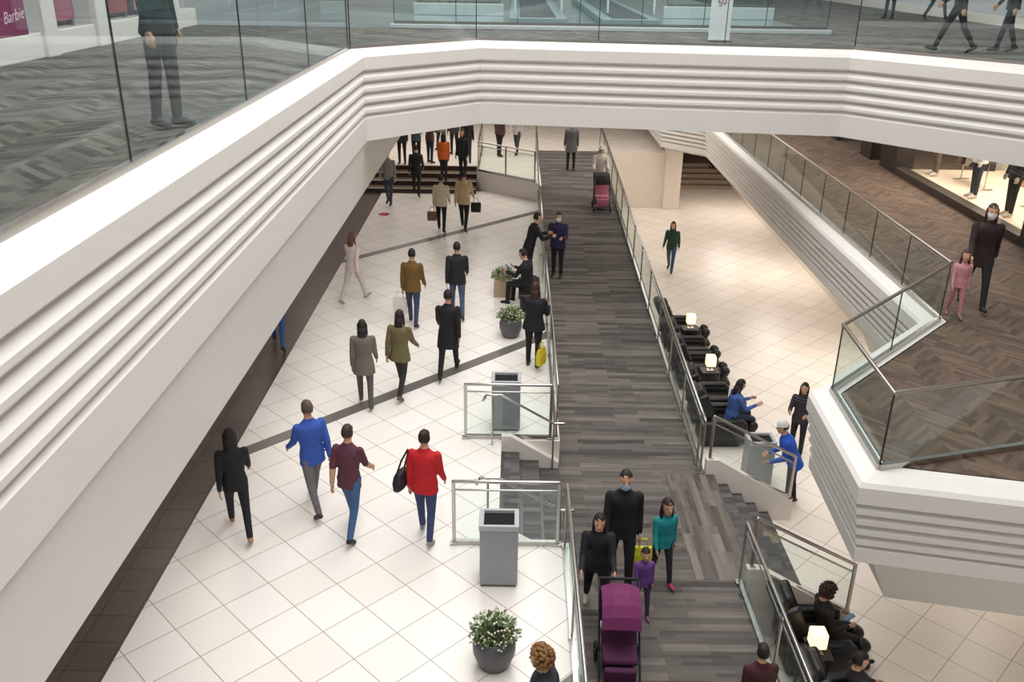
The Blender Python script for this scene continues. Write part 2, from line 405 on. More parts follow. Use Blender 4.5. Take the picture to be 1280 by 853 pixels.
# ------------------------------------------------------------------ balustrades
def balustrade(path, label, h=1.05, panel=1.4, posts=False, foot=.06, rail_r=.025, rail=True, railmat=None, glass=None):
    path = [V(p) for p in path]; o0 = path[0]
    o = thing('glass_balustrade', o0, label, 'balustrade')
    P = [p - o0 for p in path]
    bb = NB(); post_pts = []
    for a, b in zip(P, P[1:]):
        L = (b - a).length; n = max(1, round(L / panel))
        hd = (b - a); hd.z = 0; hd.normalize(); nn = V((hd.y, -hd.x, 0))
        for k in range(n):
            g = .010 / (L / n)
            p = a.lerp(b, (k + g) / n); q = a.lerp(b, (k + 1 - g) / n)
            gb = NB(); t = nn * .006; lo = V((0, 0, foot)); hi = V((0, 0, h - (.10 if posts else .01)))
            loft(gb, [[p + lo - t, p + lo + t, q + lo + t, q + lo - t], [p + hi - t, p + hi + t, q + hi + t, q + hi - t]])
            bmesh.ops.recalc_face_normals(gb, faces=gb.faces)
            obj('glass_panel', gb, glass or GLASS, o)
            post_pts.append((a.lerp(b, k / n), hd))
        t = nn * .028; lo = V((0, 0, 0.0)); hi = V((0, 0, .07))
        loft(bb, [[a + lo - t, a + lo + t, b + lo + t, b + lo - t], [a + hi - t, a + hi + t, b + hi + t, b + hi - t]])
    post_pts.append((P[-1], hd))
    bmesh.ops.recalc_face_normals(bb, faces=bb.faces)
    obj('base_channel', bb, STEEL, o)
    if rail:
        rb = NB(); tube(rb, [p + V((0, 0, h)) for p in P], rail_r, 10); obj('handrail', rb, railmat or STEEL, o, True)
    for p, hd in post_pts:
        pb = NB(); rot = Matrix.Rotation(math.atan2(hd.y, hd.x), 3, 'Z')
        if posts:
            rbox(pb, p + V((0, 0, h / 2)), (.05, .03, h - .02), .006, rot)
            po = obj('post', pb, STEEL, o)
            pb = NB(); rbox(pb, p + V((0, 0, .02)), (.11, .09, .03), .006, rot); obj('base_flange', pb, STEEL, po)
        else:
            rbox(pb, p + V((0, 0, h / 2 + .03)), (.016, .014, h - .08), 0, rot); obj('joint_seal', pb, SEAL, o)
    if posts:
        rb = NB(); tube(rb, [p + V((0, 0, h - .13)) for p in P], .014, 8); obj('lower_rail', rb, STEEL, o, True)
    return o
def p3(path, z): return [(x, y, z) for x, y in path]
balustrade(p3([UP[0], (UP[1][0], UP[1][1] - .03)], ZU), 'frameless glass balustrade along the upper left gallery', panel=3.4, h=1.9, rail=False, glass=GLASS_U)
balustrade(p3([(UP[1][0] + .03, UP[1][1] + .03)] + UP[2:], ZU), 'frameless glass balustrade across the upper bridge', panel=2.55, h=1.7, rail=False, glass=GLASS_U)
balustrade([(-3.0, 23.1, ZU + .10), (7.6, 23.1, ZU + .10)], 'glass balustrade on the far side of the upper bridge', panel=1.6)
balustrade([(-3.0, 28.5, ZU + .34), (-.5, 28.5, ZU + .34)], 'farther glass balustrade on a white curb, left of the moving walkways', panel=1.3)
balustrade([(4.5, 28.5, ZU + .34), (7.6, 28.5, ZU + .34)], 'farther glass balustrade on a white curb, right of the moving walkways', panel=1.6)
balustrade(p3(MID, ZM), 'glass balustrade wrapping the pointed end of the right mezzanine', panel=1.5, h=.94, railmat=BRONZE)
rp = lambda x, ys: [(x, y, ramp_z(y)) for y in ys]
balustrade([(.76, SY1 + .1, 0), (.76, 23, 0), (.78, 26, .16), (.78, 33.5, ZP)], 'long steel and glass railing on the left of the walkway beyond the stair', posts=True, panel=1.6, h=1.0)
balustrade([(.76, 3, 0), (.76, SY0 - .1, 0)], 'near steel and glass railing on the left edge of the walkway', posts=True, panel=1.6, h=1.0)
balustrade(rp(3.22, (SY1 + .05, 13.3, 34.0)), 'long steel and glass railing on the right of the walkway beyond the stair', posts=True, panel=1.6, h=1.0)
balustrade(rp(3.22, (3, SY0 - .05)), 'near steel and glass railing on the right edge of the walkway', posts=True, panel=1.6, h=1.0)
balustrade([(-.75, SY0 - .06, 0), (.66, SY0 - .06, 0)], 'steel guard rail on the near side of the left stair', posts=True, h=1.0, panel=1.5)
balustrade([(-.75, SY1 + .06, 0), (.66, SY1 + .06, 0)], 'steel guard rail on the far side of the left stair', posts=True, h=1.0, panel=1.5)
balustrade([(3.36, SY0 - .05, -.36), (4.8, SY0 - .05, -1.10)], 'sloping glass railing on the near side of the right stair', posts=True, h=.84, panel=1.6)
balustrade([(3.36, SY1 + .05, -.36), (4.8, SY1 + .05, -1.10)], 'sloping glass railing on the far side of the right stair', posts=True, h=.84, panel=1.6)
balustrade([(.66, 28.8, ZP), (-1.25, 30.35, ZP), (-1.25, 34.5, ZP)], 'glass railing on the raised landing beside the brown steps', posts=True, h=1.0)
for y, lab in ((SY0 + .16, 'near'), (SY1 - .16, 'far')):
    o = thing('stair_handrail', (-.4, y, 0), 'sloping steel handrail on the %s side of the left stair' % lab, 'handrail')
    b = NB(); tube(b, [V((-.05, 0, .82)), V((0, 0, .92)), V((.25, 0, .92)), V((1.10, 0, .42)), V((1.28, 0, .42))], .02, 10); obj('rail', b, STEEL, o, True)
    b = NB(); capsule(b, (.1, 0, 0.0), (.1, 0, .92), .016, .016); obj('post', b, STEEL, o, True)
    b = NB(); capsule(b, (1.1, 0, -.45), (1.1, 0, .42), .016, .016); obj('post', b, STEEL, o, True)

# ------------------------------------------------------------------ shopfronts
bm = NB(); rbox(bm, (-8.0, 10, ZU + .2), (.4, 26, .4), .02); struct('trim_6', bm, [WHITE], 'white plinth under the upper left shop window')
for k, y in enumerate((11.0, 15.6, 17.6, 21.5)):
    b = NB(); rbox(b, (-7.95, y, ZU + 1.9), (.45, .45, 3.8), .02); struct('trim_%d' % (7 + k), b, [WHITE], 'white pilaster of the upper left shopfront')
bm = NB(); rbox(bm, (-8.6, 10, ZU + 2), (.1, 26, 4), 0); struct('wall_shop', bm, [mat('#7d5f62', .5)])
for k, (y0, y1) in enumerate(((-3, 10.8), (11.22, 15.38), (15.82, 17.38), (17.82, 21.28))):
    o = NB(); rbox(o, (-7.85, (y0 + y1) / 2, ZU + 2.1), (.02, y1 - y0, 3.4), 0); struct('window_%d' % (k + 1), o, [WINGLASS])
for y, w, c, l in ((16.6, 1.1, '#b0506a', 'rose pink display board in the narrow upper left shop window'), (18.9, 1.3, '#a83f4a', 'red display board in the last upper left shop window'), (20.45, 1.1, '#c9808e', 'pale pink display board in the last upper left shop window')):
    o = thing('banner_stand', (-8.05, y, ZU + .4), l, 'banner')
    b = NB(); rbox(b, (0, 0, 1.0), (.04, w, 1.8), .01); obj('board', b, mat(c, .5, var=.2, scale=3), o)
    for s in (-1, 1):
        b = NB(); rbox(b, (0, s * w * .35, .055), (.12, .05, .11), .01); obj('foot', b, STEEL, o)
o = thing('shop_poster', (-7.822, 13.9, ZU + .40), 'maroon pink poster with pale script lettering in the upper left shop window', 'poster')
b = NB(); rbox(b, (0, .3, 1.3), (.03, 1.6, 2.6), .005); pn = obj('panel', b, mat('#7d1d52', .5), o)
def text(s, size, loc, rot, m, parent, ext=.004, shear=0, thin=0):
    c = bpy.data.curves.new('lettering', 'FONT'); c.body = s; c.size = size; c.align_x = 'CENTER'; c.extrude = ext; c.shear = shear
    c.offset = -thin
    t = bpy.data.objects.new('lettering', c); COL.objects.link(t)
    dg = bpy.context.evaluated_depsgraph_get(); me = bpy.data.meshes.new_from_object(t.evaluated_get(dg))
    bpy.data.objects.remove(t)
    t = bpy.data.objects.new('lettering', me); COL.objects.link(t); t.location = loc; t.rotation_euler = rot; t.parent = parent
    me.materials.clear(); me.materials.append(m)
    return t
text('Barbie', .25, (.022, .72, .22), (R(90), R(-6), R(90)), mat('#eec9da', .5), pn, shear=.4, thin=.003)
q = at(901, 53, ZU)
o = thing('sign_board', (q.x, q.y + .25, ZU), 'white upright sign with a small red number behind the upper bridge glass', 'sign')
b = NB(); rbox(b, (0, 0, .88), (.46, .05, 1.7), .01); pn = obj('panel', b, mat('#e9ecef', .4), o)
b = NB(); rbox(b, (0, 0, .02), (.52, .3, .04), .01); obj('base', b, STEEL, o)
text('50', .20, (0.02, -.03, .75), (R(90), R(-20), 0), mat('#a8443a', .5), pn)

# mezzanine shop
SX = 10.0; HM = ZU - .5 - ZM
for k, (y0, y1) in enumerate(((15.4, 16.95), (23.3, 24.3), (25.0, 25.8), (27.8, 29.5), (33, 46))):
    b = NB(); rbox(b, (SX + .2, (y0 + y1) / 2, ZM + HM / 2), (.5, y1 - y0, HM - .01), .01); struct('trim_%d' % (11 + k), b, [BROWN], 'dark panelled pilaster of the mezzanine shopfront')
b = NB(); rbox(b, (SX + .1, 20.12, ZM + .09), (.3, 6.3, .18), .01); struct('trim_16', b, [mat('#3b312a', .4)], 'dark sill under the mezzanine shop window')
b = NB(); rbox(b, (SX + .02, 20.12, ZM + 1.50), (.02, 6.3, 2.6), 0); struct('window_5', b, [WINGLASS])
b = NB(); rbox(b, (SX + .02, 26.8, ZM + 1.45), (.02, 2.0, 2.8), 0); struct('window_6', b, [WINGLASS])
b = NB(); rbox(b, (12.9, 22, ZM + HM / 2), (.1, 16, HM - .01), 0); struct('wall_shop', b, [mat('#e2d6c6', .6)])
b = NB(); rbox(b, (11.6, 20.12, ZM + .06), (2.5, 6.3, .12), 0); struct('floor', b, [mat('#d8c9b4', .4)], 'pale display floor in the mezzanine shop window')
for k, y in enumerate((17.9, 19.6, 21.3)):
    o = thing('display_shelf', (12.55, y, ZM + .12), ('wooden shelving unit behind the shop window, %s' % ('nearest the camera', 'in the middle', 'farthest back')[k]), 'shelf', 'shelves in the mezzanine shop')
    for zz in (.02, .5, 1.0, 1.5):
        b = NB(); rbox(b, (0, 0, zz + .02), (.4, 1.3, .04), .004); obj('shelf_board', b, mat('#a5825f', .5), o)
    for s in (-1, 1):
        b = NB(); rbox(b, (0, s * .66, .8), (.4, .03, 1.6), .004); obj('side_panel', b, mat('#a5825f', .5), o)
def rack(loc, label, cols):
    o = thing('clothes_rack', loc, label, 'clothes rack', 'clothes racks in the mezzanine shop')
    b = NB()
    for s in (-1, 1):
        capsule(b, (0, s * .6, .02), (0, s * .6, 1.35), .015, .015); capsule(b, (-.2, s * .6, .02), (.2, s * .6, .02), .015, .015)
    capsule(b, (0, -.6, 1.35), (0, .6, 1.35), .013, .013); obj('frame', b, STEEL, o, True)
    for i, c in enumerate(cols):
        y = -.5 + i * 1.0 / (len(cols) - 1); b = NB()
        loft(b, [[V((-.20, y - .04, .45)), V((.20, y - .04, .45)), V((.20, y + .04, .45)), V((-.20, y + .04, .45))], [V((-.19, y - .035, 1.1)), V((.19, y - .035, 1.1)), V((.19, y + .035, 1.1)), V((-.19, y + .035, 1.1))], [V((-.05, y - .02, 1.27)), V((.05, y - .02, 1.27)), V((.05, y + .02, 1.27)), V((-.05, y + .02, 1.27))]])
        tube(b, [V((0, y, 1.25)), V((0, y, 1.35))], .006, 6)
        obj('garment', b, mat(c, .85), o)
rack((11.5, 18.9, ZM + .12), 'clothes rack of cream and tan garments behind the black mannequin', ['#d9cbb8', '#b08a63', '#e7ded2', '#8f6b4a', '#cfc0ad', '#3a302a'])
rack((11.2, 21.6, ZM + .12), 'clothes rack of dark and rust garments, deeper in the shop window', ['#2a2524', '#7a3f24', '#40352f', '#b7a48d', '#231f1f', '#8d5a38'])

# ------------------------------------------------------------------ people
SKIN = {'a': '#c99a7c', 'b': '#a87553', 'c': '#6e4632', 'd': '#d3a084'}
def bodypose(name):
    return {
     'stand': (.04, .05, -.03, .03, (.05, .12, .25), (.02, .12, .2), .02),
     'narrow': (.10, .12, -.06, .06, (.02, .03, .12), (.02, .03, .12), .02),
     'walk':  (.42, .10, -.28, .30, (-.35, .10, .25), (.40, .10, .45), .05),
     'walk2': (-.28, .30, .42, .10, (.40, .10, .45), (-.35, .10, .25), .05),
     'stride': (.25, .05, -.15, .2, (-.15, .10, .25), (.2, .10, .4), .04),
     'hold':  (.05, .06, -.04, .05, (.35, .16, 1.35), (.3, .16, 1.45), .04),
     'push':  (.32, .10, -.24, .28, (.55, .10, .75), (.55, .10, .75), .10),
     'lean':  (.10, .06, -.05, .05, (.50, .18, 1.15), (.50, .18, 1.2), .28),
     'over':  (.06, .05, -.12, .05, (.05, .10, 1.0), (.0, .10, 1.1), .42),
     'sit':   (1.45, 1.40, 1.38, 1.30, (.55, .14, 1.25), (.55, .14, 1.3), .12),
     'rest':  (1.45, 1.40, 1.38, 1.30, (.15, .10, .55), (.15, .10, .5), .10),
     'lounge': (1.38, .95, 1.34, 1.0, (.30, .14, 1.25), (.30, .14, 1.3), -.22),
    }[name]
def person(loc, heading, H, pose, top, bottom, shoe, hair, style, label, skin='a', seat=None, mask=None, coat=0, bulk=1.0, child=False, vox=.012, headpitch=0, headyaw=0, sleeve=True, name='person', cat='person', hat=None, stripe=None):
    s = H / 1.75; loc = V(loc)
    hL, kL, hR, kR, aL, aR, lean = bodypose(pose)
    seated = pose in ('sit', 'lounge', 'rest')
    bones = []
    def cap(a, b, ra, rb, lab): bones.append((V(a), V(b), ra, rb, lab))
    feet = []
    for sd, h, k in ((-1, hL, kL), (1, hR, kR)):
        hip = V((sd * .088, 0, 0)); ab = .10 if seated else (-.04 if pose == 'narrow' else .035)
        kn = hip + V((sd * math.sin(ab), math.sin(h), -math.cos(h))).normalized() * .44
        an = kn + V((sd * .01, math.sin(h - k), -math.cos(h - k))).normalized() * .41
        cap(hip, kn, .088 * bulk, .062, 'leg'); cap(kn, an, .062, .047, 'leg')
        fp = min(0, (h - k)) * .9 if not seated else .0
        if h - k > .2: fp = .25
        fd = V((sd * .12, math.cos(fp), math.sin(fp))).normalized(); dn = V((0, math.sin(fp), -math.cos(fp)))
        heel = an + dn * .055 - fd * .035; toe = an + dn * .065 + fd * .155
        cap(heel, toe, .038, .032, 'shoe'); cap(an, heel + fd * .03, .045, .04, 'shoe'); cap(heel + fd*.09 + dn*-.01, toe - fd * .02, .040, .034, 'shoe')
        feet += [heel.z - .038, toe.z - .032]
    U = V((0, math.sin(lean), math.cos(lean))); Fd = V((0, math.cos(lean), -math.sin(lean))); X = V((1, 0, 0))
    b = bulk
    prof = [(-.10, .135, .095), (-.06, .160 * b, .112 * b), (.02, .160 * b, .115 * b), (.14, .140 * b, .102 * b), (.28, .158 * b, .114 * b), (.40, .176 * b, .116 * b), (.455, .160 * b, .100 * b), (.50, .118, .082), (.535, .078, .066), (.57, .058, .058)]
    if coat: prof = [(-coat, .185 * b, .145 * b), (-coat * .5, .178 * b, .132 * b)] + prof[2:]
    elif bulk > 1.02: prof = [(-.13, .168 * b, .122 * b)] + prof[1:]
    tr = [ring(U * h, X, Fd * -1, rx, ry, 20) for h, rx, ry in prof]
    hands = []
    for sd, (pt, ab, el) in ((-1, aL), (1, aR)):
        sh = U * .448 + X * (sd * .168 * (1 + (b - 1) * .4))
        d1 = V((sd * math.sin(ab), math.sin(pt) * math.cos(ab), -math.cos(pt) * math.cos(ab)))
        e = sh + d1 * .285
        a2 = pt + el
        inw = -.25 if el > .9 else .02
        d2 = V((sd * (math.sin(ab * .5) + inw), math.sin(a2), -math.cos(a2))).normalized()
        w = e + d2 * .245
        ms = 'arm' if sleeve else 'skin'
        cap(sh, e, .057 * b, .046 * b, 'arm'); cap(e, w, .046 * b, .033 * b, ms)
        side = V((0, 1, 0)) - d2 * d2.y
        if side.length < .3: side = V((0, 0, 1)) - d2 * d2.z
        side.normalize(); nrm = d2.cross(side) * (-sd)
        cap(w, w + d2 * .02, .026, .026, 'skin')
        for q in (-.022, 0, .022): cap(w + d2 * .02 + side * q * .8, w + d2 * .085 + side * q, .0155, .0145, 'skin')
        for i, fl in enumerate((.062, .074, .080, .070)):
            bs = w + d2 * .088 + side * (-.034 + .0225 * i)
            f1 = (d2 + nrm * .25 + side * (-.06 + .04 * i)).normalized(); f2 = (d2 + nrm * 1.0).normalized()
            cap(bs, bs + f1 * fl * .55, .0095, .009, 'skin'); cap(bs + f1 * fl * .55, bs + f1 * fl * .55 + f2 * fl * .45, .009, .0075, 'skin')
        tb = w + d2 * .035 + side * .026
        t1 = (d2 * .8 + side * .7 + nrm * .2).normalized()
        cap(tb, tb + t1 * .04, .012, .0105, 'skin'); cap(tb + t1 * .04, tb + t1 * .04 + (d2 + nrm * .3).normalized() * .028, .0105, .009, 'skin')
        hands.append(w + d2 * .10)
    hs = 1.28 if child else 1.0
    Mh = Matrix.Rotation(headyaw, 3, 'Z') @ Matrix.Rotation(-max(lean, 0) * .3 - headpitch, 3, 'X')
    hc = U * .575 + V((0, .015, 0)) + Mh @ V((0, .012, .122 * hs))
    cap(U * .53, hc - V((0, .01, .05)), .056, .052, 'skin')
    def hp(x, y, z): return hc + Mh @ (V((x, y, z)) * hs)
    hprof = [(-.122, .028, .030, .040), (-.105, .046, .055, .026), (-.06, .062, .080, .010), (-.01, .071, .091, .002), (.04, .074, .096, -.004), (.085, .062, .083, -.008), (.112, .036, .050, -.008)]
    hr = [ring(hp(0, yo, z), Mh @ X, Mh @ V((0, 1, 0)), rx * hs, ry * hs, 16) for z, rx, ry, yo in hprof]
    cap(hp(0, .088, .004), hp(0, .106, -.030), .010 * hs, .014 * hs, 'skin')
    for sd in (-1, 1): cap(hp(sd * .073, -.004, .015), hp(sd * .073, 0, -.025), .013 * hs, .010 * hs, 'skin')
    bm = NB()
    for a, c, ra, rb2, lab in bones: capsule(bm, a, c, ra, rb2, 12)
    loft(bm, tr); loft(bm, hr)
    bmesh.ops.recalc_face_normals(bm, faces=bm.faces)
    zsh = (seat / s + .085) if seat is not None else -min(feet)
    off = V((0, 0, zsh))
    me = bpy.data.meshes.new('tmp'); bm.to_mesh(me); bm.free()
    to = bpy.data.objects.new('tmp', me); COL.objects.link(to)
    r = to.modifiers.new('r', 'REMESH'); r.mode = 'VOXEL'; r.voxel_size = vox / min(1, s * 1.0); r.use_smooth_shade = True
    sm = to.modifiers.new('s', 'SMOOTH'); sm.factor = .5; sm.iterations = 2
    dg = bpy.context.evaluated_depsgraph_get()
    m2 = bpy.data.meshes.new_from_object(to.evaluated_get(dg)); bpy.data.objects.remove(to); bpy.data.meshes.remove(me)
    nf = len(m2.polygons)
    ce = np.empty(nf * 3); m2.polygons.foreach_get('center', ce); ce = ce.reshape(-1, 3)
    best = np.full(nf, 1e9); idx = np.zeros(nf, int)
    code = {'arm': 0, 'leg': 1, 'skin': 2, 'shoe': 3}
    for a, c, ra, rb2, lab in bones:
        a_ = np.array(a); d = np.array(c) - a_; L2 = max(1e-9, d @ d)
        t = np.clip((ce - a_) @ d / L2, 0, 1)
        ds = np.linalg.norm(ce - (a_ + t[:, None] * d), axis=1) / (ra + (rb2 - ra) * t)
        mk = ds < best; best[mk] = ds[mk]; idx[mk] = code[lab]
    hh = ce @ np.array(U); yy = ce @ np.array(Fd); xx = ce[:, 0]
    hs_ = [p[0] for p in prof]
    rx = np.interp(hh, hs_, [p[1] for p in prof]); ry = np.interp(hh, hs_, [p[2] for p in prof])
    e = np.sqrt((xx / rx) ** 2 + (yy / ry) ** 2) + np.clip(hs_[0] - hh, 0, 9) / .03 + np.clip(hh - .56, 0, 9) / .02
    mk = e < best + .06; best[mk] = e[mk]; idx[mk] = 0
    dh = np.linalg.norm(ce - np.array(hc), axis=1) < .115 * hs
    idx[dh & (hh > .575)] = 2
    for mm in (stripe or mat(top, .8, var=.18, scale=22), mat(bottom, .85, var=.15, scale=22), mat(SKIN.get(skin, skin), .55, var=.05), mat(shoe, .6)): m2.materials.append(mm)
    m2.polygons.foreach_set('material_index', idx.astype(np.int32))
    m2.transform(Matrix.Diagonal((s, s, s, 1)) @ Matrix.Translation(off))
    m2.polygons.foreach_set('use_smooth', np.ones(nf, dtype=bool))
    root = thing(name, loc, label, cat, rz=heading)
    body = bpy.data.objects.new('body', m2); COL.objects.link(body); body.parent = root
    FIN = Matrix.Diagonal((s, s, s, 1)) @ Matrix.Translation(off)
    T = lambda p: (V(p) + off) * s
    if style:
        hb = NB(); rng = random.Random(len(label) * 7 + int(H * 100))
        vs = ellipsoid(hb, (0, 0, 0), (1, 1, 1), 20, 14)
        kill = []
        for v in vs:
            x, y, zz = v.co
            if (y > .30 and zz < .42) or zz < -.62: kill.append(v)
            j = 1 + rng.uniform(-.035, .035)
            v.co = hp(x * .083 * j, (y * .106 - .012) * j, (zz * .118 + .014) * j)
        bmesh.ops.delete(hb, geom=kill, context='VERTS')
        if style == 'long':
            rr = [(-.02, .078, .05, -.062), (-.10, .083, .048, -.07), (-.19, .08, .042, -.078), (-.27, .05, .03, -.082)]
            loft(hb, [ring(hp(0, yo, z_), Mh @ X, Mh @ V((0, 1, 0)), a_ * hs * rng.uniform(.95, 1.05), b_ * hs, 12) for z_, a_, b_, yo in rr])
            for sd in (-1, 1): capsule(hb, hp(sd * .07, -.01, .03), hp(sd * .082, .0, -.17), .026 * hs, .018 * hs)
        if style == 'bun': ellipsoid(hb, hp(0, -.10, .09), (.045, .045, .045), 10, 8)
        if style == 'tail': tube(hb, [hp(0, -.11, .05), hp(0, -.15, -.03), hp(0, -.13, -.16)], .024)
        if style == 'curly':
            for _ in range(190):
                u = V((rng.gauss(0, 1), rng.gauss(0, 1), rng.gauss(0, 1))).normalized()
                if u.y > .45 and u.z < .35 or u.z < -.75: continue
                ellipsoid(hb, hp(u.x * .105, u.y * .118 - .015, u.z * .125 + .02), (.022, .022, .02), 6, 4)
        bmesh.ops.recalc_face_normals(hb, faces=hb.faces)
        hb.transform(FIN)
        obj('hair', hb, mat(hair, .65, var=.3, scale=60), root, True)
    if hat:
        hb = NB(); vs = ellipsoid(hb, (0, 0, 0), (1, 1, 1), 18, 12); kill = []
        for v in vs:
            x, y, zz = v.co
            if zz < -.05: kill.append(v)
            v.co = hp(x * .088, y * .112 - .006, zz * .125 + .025)
        bmesh.ops.delete(hb, geom=kill, context='VERTS')
        hb.transform(FIN); co = obj('cap', hb, mat(hat, .8), root, True)
        hb = NB()
        loft(hb, [ring(hp(0, .10, .030), Mh @ X, Mh @ V((0, 1, 0)), .075, .085, 14), ring(hp(0, .10, .040), Mh @ X, Mh @ V((0, 1, 0)), .072, .082, 14)])
        hb.transform(FIN); obj('brim', hb, mat(hat, .8), co, True)
    if name == 'person':
        eb = NB()
        for sd in (-1, 1): ellipsoid(eb, hp(sd * .029, .083, .012), (.011, .008, .007), 8, 6)
        eb.transform(FIN); obj('eyes', eb, mat('#1d1512', .2), root, True)
        if mask:
            kb = NB()
            loft(kb, [ring(hp(0, .028, -.115), Mh @ X, Mh @ V((0, 1, 0)), .038 * hs, .048 * hs, 14), ring(hp(0, .024, -.085), Mh @ X, Mh @ V((0, 1, 0)), .062 * hs, .078 * hs, 14), ring(hp(0, .018, -.045), Mh @ X, Mh @ V((0, 1, 0)), .070 * hs, .095 * hs, 14), ring(hp(0, .012, -.012), Mh @ X, Mh @ V((0, 1, 0)), .070 * hs, .100 * hs, 14)])
            kill = [v for v in kb.verts if (Mh.inverted() @ (v.co - hc)).y < .01 * hs]
            bmesh.ops.delete(kb, geom=kill, context='VERTS')
            kb.transform(FIN); obj('face_mask', kb, mat(mask, .8), root, True)
        else:
            kb = NB(); ellipsoid(kb, hp(0, .086, -.066), (.022, .008, .006), 10, 6)
            kb.transform(FIN); obj('mouth', kb, mat('#8a4a40', .5), root, True)
    W = Matrix.Translation(loc) @ Matrix.Rotation(heading, 4, 'Z')
    return {'root': root, 'hands': [W @ T(h) for h in hands], 'W': W, 's': s, 'T': T}

LV = {'L': 0, 'R': ZR, 'M': ZM, 'U': ZU, 'F': ZP, 'S': .316}
def pp(px, py, lv):
    return at_ramp(px, py) if lv == 'W' else at(px, py, LV[lv])
def add(px, py, lv, H, hd, pose, top, bottom, shoe, hair, style, label, **k):
    return person(pp(px, py, lv), R(hd), H, pose, top, bottom, shoe, hair, style, label, **k)
# --- concourse
red = add(533, 674, 'L', 1.66, -10, 'stride', '#c21822', '#38456b', '#8f8f95', '#2a1b16', 'bun', 'person in a bright red jacket and jeans walking away with a black shoulder bag', bulk=1.2)
add(441, 666, 'L', 1.68, -12, 'walk', '#5c2f3f', '#3d5f8c', '#1a1a1f', '#3a2a20', 'short', 'person in a plum top and blue jeans on the white floor', sleeve=False, bulk=1.08)
add(396, 636, 'L', 1.74, 35, 'walk2', '#3558b0', '#6d6a6b', '#33302f', '#5a4a3e', 'short', 'person in a cobalt blue jacket and grey trousers striding away', bulk=1.14)
add(302, 668, 'L', 1.64, 20, 'walk', '#1b1a1d', '#1f1e24', '#a87b55', '#1c1412', 'long', 'person in black with tan boots at the dark tile border', bulk=1.1)
add(458, 508, 'L', 1.62, 5, 'stride', '#6e665c', '#5a5754', '#4c4a49', '#1d1513', 'long', 'person with long dark hair in a grey brown coat', bulk=1.14, coat=.25)
add(502, 494, 'L', 1.66, -15, 'walk', '#6c6340', '#2c2a2c', '#6a4a38', '#1f1613', 'long', 'person with long dark hair in an olive jacket', bulk=1.14, coat=.18)
add(561, 470, 'L', 1.74, -5, 'walk2', '#131316', '#17171b', '#0f0f10', '#191413', 'short', 'person in a long black coat and black trousers in mid floor', bulk=1.15, coat=.32)
mus = add(517, 407, 'L', 1.70, -8, 'stride', '#6d5122', '#39435e', '#1b1a1c', '#1c1614', 'short', 'person in a mustard brown jacket carrying a white bag', bulk=1.2)
add(572, 396, 'L', 1.72, 4, 'walk', '#1c1c20', '#46536e', '#1a1a1c', '#241c18', 'short', 'person in a dark padded jacket and faded jeans walking away', bulk=1.22)
add(443, 378, 'L', 1.66, -30, 'walk2', '#ead9d6', '#d8cfca', '#a79a94', '#7a5240', 'long', 'person in pale pink and white clothes near the dark border', skin='d', bulk=1.08)
c1 = add(552, 290, 'L', 1.64, -5, 'stride', '#d4c6ac', '#1e1d20', '#2a2523', '#2a1e19', 'short', 'person in a cream jacket, left one of a pair walking away', bulk=1.22)
c2 = add(580, 288, 'L', 1.74, -8, 'walk', '#c7b08c', '#1a191c', '#1c1a1a', '#231a16', 'short', 'person in a tan jacket, right one of a pair walking away', bulk=1.22)
add(487, 256, 'L', 1.74, 170, 'stride', '#8a8582', '#3a4254', '#252525', '#241d1a', 'short', 'person in a grey jacket and dark jeans below the brown steps', bulk=1.12)
add(521, 245, 'L', 1.70, 0, 'walk', '#18181c', '#1b1b1f', '#121212', '#1a1412', 'short', 'person all in black at the foot of the brown steps', bulk=1.1)
add(349, 434, 'L', 1.74, 10, 'walk', '#3a3e48', '#3a5f98', '#1d1d20', '#2a211c', 'short', 'person in blue jeans half hidden under the left balcony', bulk=1.1)
far = [(555, 227, 'S', '#d5641f', '#26262b', 'person in an orange jacket climbing the brown steps'), (503, 205, 'F', '#3a3a40', '#222226', 'person in a charcoal coat at the left of the far landing'),
       (538, 204, 'F', '#5a3f38', '#2c3446', 'person in a brown coat and jeans on the far landing'),
       (579, 226, 'S', '#23242b', '#1d1d22', 'person in a navy black jacket on the steps right of the orange jacket'), (552, 190, 'F', '#8c8680', '#2a2a30', 'person in a grey coat on the far landing'),
       (584, 204, 'F', '#1e1d22', '#34405a', 'person in black and jeans beside the landing railing'), (521, 204, 'F', '#5b6578', '#222228', 'person in a slate blue jacket at the head of the brown steps'),
       (624, 196, 'F', '#4a3038', '#1c1c20', 'person in dark maroon beyond the landing railing'), (646, 194, 'F', '#b9b3ac', '#3a3f4a', 'person in a pale grey top beyond the landing railing'),
       (568, 193, 'F', '#35302e', '#1e1e22', 'person in a dark umber jacket behind the orange jacket')]
for i, (x, y, lv, t, b, l) in enumerate(far):
    add(x, y, lv, 1.62 + .04 * (i % 4), (0, 175, -35, 150, 30)[i % 5], ('stride', 'stand', 'hold', 'narrow')[i % 4] if lv == 'F' else ('narrow', 'stand')[i % 2], t, b, '#1a1a1a', ('#231a16', '#4a3626', '#1a1412')[i % 3], 'short' if i % 3 else 'long', l, bulk=1.08 + .03 * (i % 4), vox=.018)
# --- at the railing
add(661, 351, 'L', 1.72, -75, 'lean', '#141417', '#1b1b20', '#101010', '#17120f', 'short', 'person in a black hooded jacket leaning on the walkway railing', bulk=1.2)
add(666, 458, 'L', 1.72, -20, 'hold', '#15151b', '#18181c', '#3b2f28', '#3a2418', 'long', 'person in a black puffer coat standing at the walkway railing', bulk=1.28, coat=.14)
